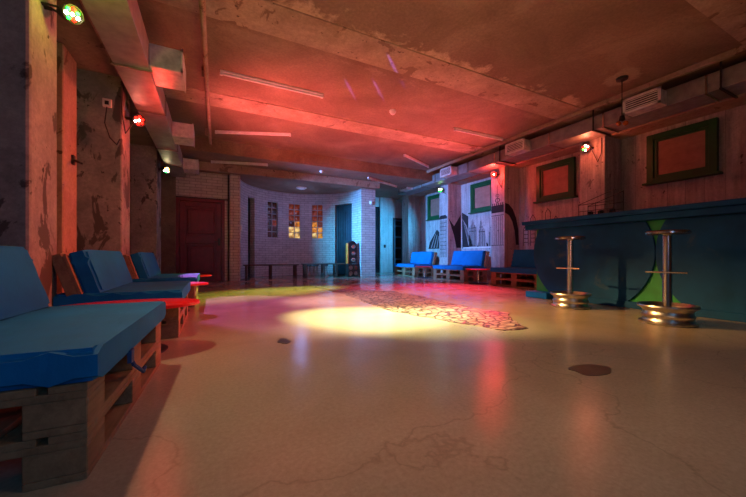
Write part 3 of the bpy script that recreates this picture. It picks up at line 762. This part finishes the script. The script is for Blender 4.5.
building([(7.20, .92), (7.20, 1.45), (7.15, 1.55), (7.13, 1.75), (7.115, 2.0), (7.10, 1.75), (7.05, 1.55), (6.95, 1.42), (6.88, .92)], [((7.16, .95), (7.16, 1.45)), ((7.10, .95), (7.11, 1.7)), ((7.04, .95), (7.05, 1.45)), ((6.97, .95), (6.98, 1.4)), ((7.2, 1.38), (6.95, 1.38)), ((7.16, 1.52), (7.04, 1.52))], 0)
building([(6.82, .92), (6.82, 1.35), (6.72, 1.5), (6.62, 1.35), (6.60, .92)], [((6.77, .95), (6.77, 1.35)), ((6.68, .95), (6.68, 1.38))], 0)
bm = B(); bx(bm, -.02, 0, -.9, .45, .0, .035); obj('pale_ledge', bm, 'white', root)

loc = (XR, 9.2, .9); root = thing('skyline_mural', 'slanted dark tower painted on the bluish wall under the farthest window', 'mural', loc, 0, 'painted city skyline')
bm = B(); on_wall(bm, [(9.7, .92), (9.62, 1.15), (9.2, 1.60), (8.75, 1.25), (8.75, .92)], XR); to_local(bm, loc); obj('black_silhouette', bm, 'paint_black', root)
bm = B()
for k in range(4): on_wall(bm, [(9.55-.16*k, .95), (9.50-.16*k, .95), (9.26-.09*k, 1.46-.05*k), (9.29-.09*k, 1.46-.05*k)], XR, .007)
to_local(bm, loc); obj('painted_lines', bm, 'paint_grey', root)

loc = (6.6, 8.16, .6); root = thing('skyline_mural', 'grey lined skyscraper painted on the far pillar with the green lamp', 'mural', loc, 0, 'painted city skyline')
bm = B()
on_wall(bm, [(8.355, 1.93), (8.33, 1.80), (8.00, 1.80), (7.975, 1.93), (7.975, 1.84), (8.355, 1.84)][:0] or [(8.36, 1.9), (8.30, 1.96), (8.06, 1.96), (7.98, 1.9), (7.98, 1.84), (8.36, 1.84)], 6.6)
for k in range(6): y = 8.33-.062*k; on_wall(bm, [(y, .62), (y, 1.8), (y-.014, 1.8), (y-.014, .62)], 6.6)
for k in range(9): z = .75+.12*k; on_wall(bm, [(8.33, z), (8.33, z+.012), (8.02, z+.012), (8.02, z)], 6.6, .0055)
to_local(bm, loc); obj('painted_lines', bm, 'paint_black', root)
# black shape on the near flank of the far pillar
bm = B(); prism(bm, [(6.63, 7.946, 1.85), (6.85, 7.946, 1.6), (7.12, 7.946, 1.98), (7.12, 7.946, .92), (6.95, 7.946, .92), (6.85, 7.946, 1.3)], (0, .0036, 0)); to_local(bm, loc); obj('black_silhouette', bm, 'paint_black', root)

loc = (6.6, 5.99, .6); root = thing('skyline_mural', 'black spire and lined tower painted on the pink-lit pillar', 'mural', loc, 0, 'painted city skyline')
bm = B()
on_wall(bm, [(5.995, 2.02), (5.995, 2.5), (5.985, 2.5), (5.985, 2.02)], 6.6)
for z, r in ((2.22, .055), (2.10, .08)):
    ring = [(5.99+r*math.cos(2*PI*i/24), z+r*.75*math.sin(2*PI*i/24)) for i in range(24)]
    for i in range(24):
        a, b_ = ring[i], ring[(i+1) % 24]; k = .75
        on_wall(bm, [a, b_, (5.99+(b_[0]-5.99)*k, z+(b_[1]-z)*k), (5.99+(a[0]-5.99)*k, z+(a[1]-z)*k)], 6.6, .0045)
top = [(6.19, 1.78), (6.19, 1.97)]
for k in range(6): y = 6.16-.065*k; top += [(y, 1.97), (y, 2.03), (y-.03, 2.03), (y-.03, 1.97)]
top += [(5.79, 1.97), (5.79, 1.78)]
M_ = top; on_wall(bm, M_, 6.6)
for y in (6.14, 6.08, 6.02, 5.96, 5.90, 5.84): on_wall(bm, [(y, .95), (y, 1.68), (y-.009, 1.68), (y-.009, .95)], 6.6)
on_wall(bm, [(6.19, .93), (6.19, .945), (5.79, .945), (5.79, .93)], 6.6, .0042); on_wall(bm, [(6.19, 1.70), (6.19, 1.715), (5.79, 1.715), (5.79, 1.70)], 6.6, .0042)
to_local(bm, loc); obj('painted_lines', bm, 'paint_black', root)
bm = B()
c_out = [(6.62, 2.0), (6.75, 1.98), (6.90, 1.86), (7.02, 1.64), (7.10, 1.35), (7.12, .95), (7.02, .95), (6.97, 1.3), (6.88, 1.55), (6.76, 1.70), (6.62, 1.76)]
prism(bm, [(x, 5.766, z) for x, z in c_out], (0, .0036, 0)); to_local(bm, loc); obj('black_silhouette', bm, 'paint_black', root)

loc = (XR, 4.9, .9); root = thing('skyline_mural', 'small building outlines painted on the wall behind the end of the bar', 'mural', loc, 0, 'painted city skyline')
bm = B()
for k in range(5):
    y = 5.65-.2*k; h = (1.35, 1.6, 1.45, 1.7, 1.5)[k]
    for a in (0, .13): on_wall(bm, [(y-a, .92), (y-a, h), (y-a-.014, h), (y-a-.014, .92)], XR)
    on_wall(bm, [(y, h), (y-.07, h+.1), (y-.144, h), (y-.13, h-.01), (y-.07, h+.08), (y-.014, h-.01)], XR, .0045)
    for j in range(4): on_wall(bm, [(y-.02, 1.0+j*.1), (y-.02, 1.015+j*.1), (y-.125, 1.015+j*.1), (y-.125, 1.0+j*.1)], XR)
to_local(bm, loc); obj('painted_lines', bm, 'paint_black', root)

# ------------------------------------------------------------------ lights
def light(kind, name, loc, col, power, size=.1, target=None, spot=None, blend=.5):
    l = bpy.data.lights.new(name, kind); l.color = col; l.energy = power
    if kind == 'AREA': l.shape = 'DISK'; l.size = size
    else: l.shadow_soft_size = size
    if spot: l.spot_size = R(spot); l.spot_blend = blend
    o = bpy.data.objects.new(name, l); C.objects.link(o); o.location = loc
    if target is not None: o.rotation_euler = (Vector(target)-Vector(loc)).to_track_quat('-Z', 'Y').to_euler()
    return o
RED = (1, .05, .03); ORG = (1, .42, .16)
# stage lamp beams onto the floor
light('SPOT', 'beam_yellow', (6.38, 3.62, 2.72), (1, .88, .50), 8000, .05, (1.95, 3.0, 0), 15, 1)
light('SPOT', 'beam_lemon', (-.70, 5.12, 2.42), (.95, .95, .38), 4000, .05, (1.55, 3.1, 0), 26, 1)
light('SPOT', 'beam_amber', (-.70, 5.12, 2.42), (1, .50, .14), 2200, .05, (3.0, 2.7, 0), 30, 1)
light('SPOT', 'beam_lime', (6.38, 8.1, 2.72), (.75, .9, .10), 5200, .05, (1.0, 6.1, 0), 18, 1)
light('SPOT', 'beam_white', (-.70, 5.12, 2.42), (1, .60, .52), 1500, .05, (2.3, 4.4, 0), 40, 1)
light('SPOT', 'beam_pink', (6.38, 5.9, 2.72), (1, .04, .12), 2000, .05, (3.7, 5.0, 0), 60, 1)
light('SPOT', 'beam_magenta', (-.68, 7.9, 2.42), (.6, .16, .6), 1000, .05, (.55, 4.6, 0), 25, .25)
light('SPOT', 'beam_blue', (-.68, 7.9, 2.40), (.13, .38, 1), 3400, .05, (6.6, 8.5, 1.3), 48, 1)
light('SPOT', 'beam_teal', (-.68, 7.9, 2.40), (.03, .55, 1), 1700, .05, (4.6, 9.7, .9), 42, 1)
light('SPOT', 'beam_cyan', (6.38, 8.1, 2.6), (.04, .5, 1), 750, .12, (5.4, 11.2, 1.3), 70, 1)
# red wash
light('POINT', 'glow_red_left', (-.60, 5.05, 2.24), RED, 10, .05)
light('SPOT', 'beam_violet', (-.70, 5.12, 2.42), (.25, .34, 1), 900, .05, (6.9, 7.7, 1.4), 34, 1)
light('SPOT', 'beam_red', (6.38, 3.62, 2.72), (1, .12, .06), 1700, .05, (-1, 3.6, 1.1), 40, 1)
light('POINT', 'glow_red_right', (6.30, 5.92, 2.70), RED, 26, .05)
light('POINT', 'glow_red_bar', (6.30, 3.62, 2.70), (1, .14, .06), 9, .05)
light('POINT', 'glow_green', (-.74, 2.84, 2.34), (.8, .9, .08), 3.5, .05)
WASH = (1, .13, .13)
light('SPOT', 'wash_red_ceiling', (.3, 5.6, .9), WASH, 620, .1, (1.6, 6.0, 3.2), 96, 1)
light('SPOT', 'wash_red_ceiling', (5.2, 5.6, .9), WASH, 420, .1, (4.0, 5.6, 3.2), 96, 1)
light('SPOT', 'wash_amber_ceiling', (1.2, -.6, .9), (1, .34, .15), 150, .3, (2.6, 3.2, 3.2), 90, 1)
light('AREA', 'fill_warm_soft', (2.2, .2, 3.1), (1, .66, .42), 5, 1.6, (2.2, 1.4, 0))  # soft warm fill added under the near ceiling, without any fixture
light('SPOT', 'fill_warm_floor', (1.3, .2, 3.1), (1, .68, .38), 50, .3, (1.3, 1.9, 0), 78, 1)  # unseen warm spot added to lift the near floor
light('SPOT', 'lamp_spill_warm', (-.72, 2.82, 2.28), (1, .64, .36), 95, .04, (1.3, 1.6, 0), 96, 1)
light('AREA', 'fill_cool_back', (.6, -1.9, 1.7), (.16, .5, 1), 13, 1.2, (-1.2, 3, 1.0))  # faint cool fill added behind the camera for the near left pillar
light('POINT', 'fill_blue_alcove', (2.49, 9.95, 2.1), (.26, .40, 1), 10, .1)  # invisible blue fill point added below the round fitting to tint the alcove
for k, (a, b_) in enumerate((((1.43, 4.02), (2.24, 5.05)), ((1.76, 3.86), (2.67, 4.84)), ((1.69, 3.3), (2.9, 4.46)))):
    d = Vector((b_[0]-a[0], b_[1]-a[1], 0)).normalized(); mid = Vector(((a[0]+b_[0])/2, (a[1]+b_[1])/2, 3.26)); src = Vector((a[0], a[1], 0))-d*1.6; src.z = 3.1
    light('SPOT', 'laser_blue', src, (.2, .15, 1), 3400, .005, mid, 1.3, .7)
wd = bpy.data.worlds.new('world'); bpy.context.scene.world = wd; wd.use_nodes = True
wd.node_tree.nodes['Background'].inputs[0].default_value = (.05, .03, .02, 1)

# ------------------------------------------------------------------ camera
cam = bpy.data.cameras.new('camera'); co_ = bpy.data.objects.new('camera', cam); C.objects.link(co_)
co_.location = (0, 0, .66); co_.rotation_euler = (R(90), 0, R(-26.6))
cam.sensor_width = 36; cam.lens = 36*321.5/746; cam.shift_y = 7.5/746; cam.clip_start = .02
sc = bpy.context.scene; sc.camera = co_
sc.view_settings.view_transform = 'Standard'; sc.view_settings.look = 'None'; sc.view_settings.exposure = 0; sc.view_settings.gamma = 1
sc.cycles.use_denoising = True; sc.cycles.max_bounces = 8; sc.cycles.sample_clamp_indirect = 3; sc.cycles.caustics_reflective = False; sc.cycles.caustics_refractive = False
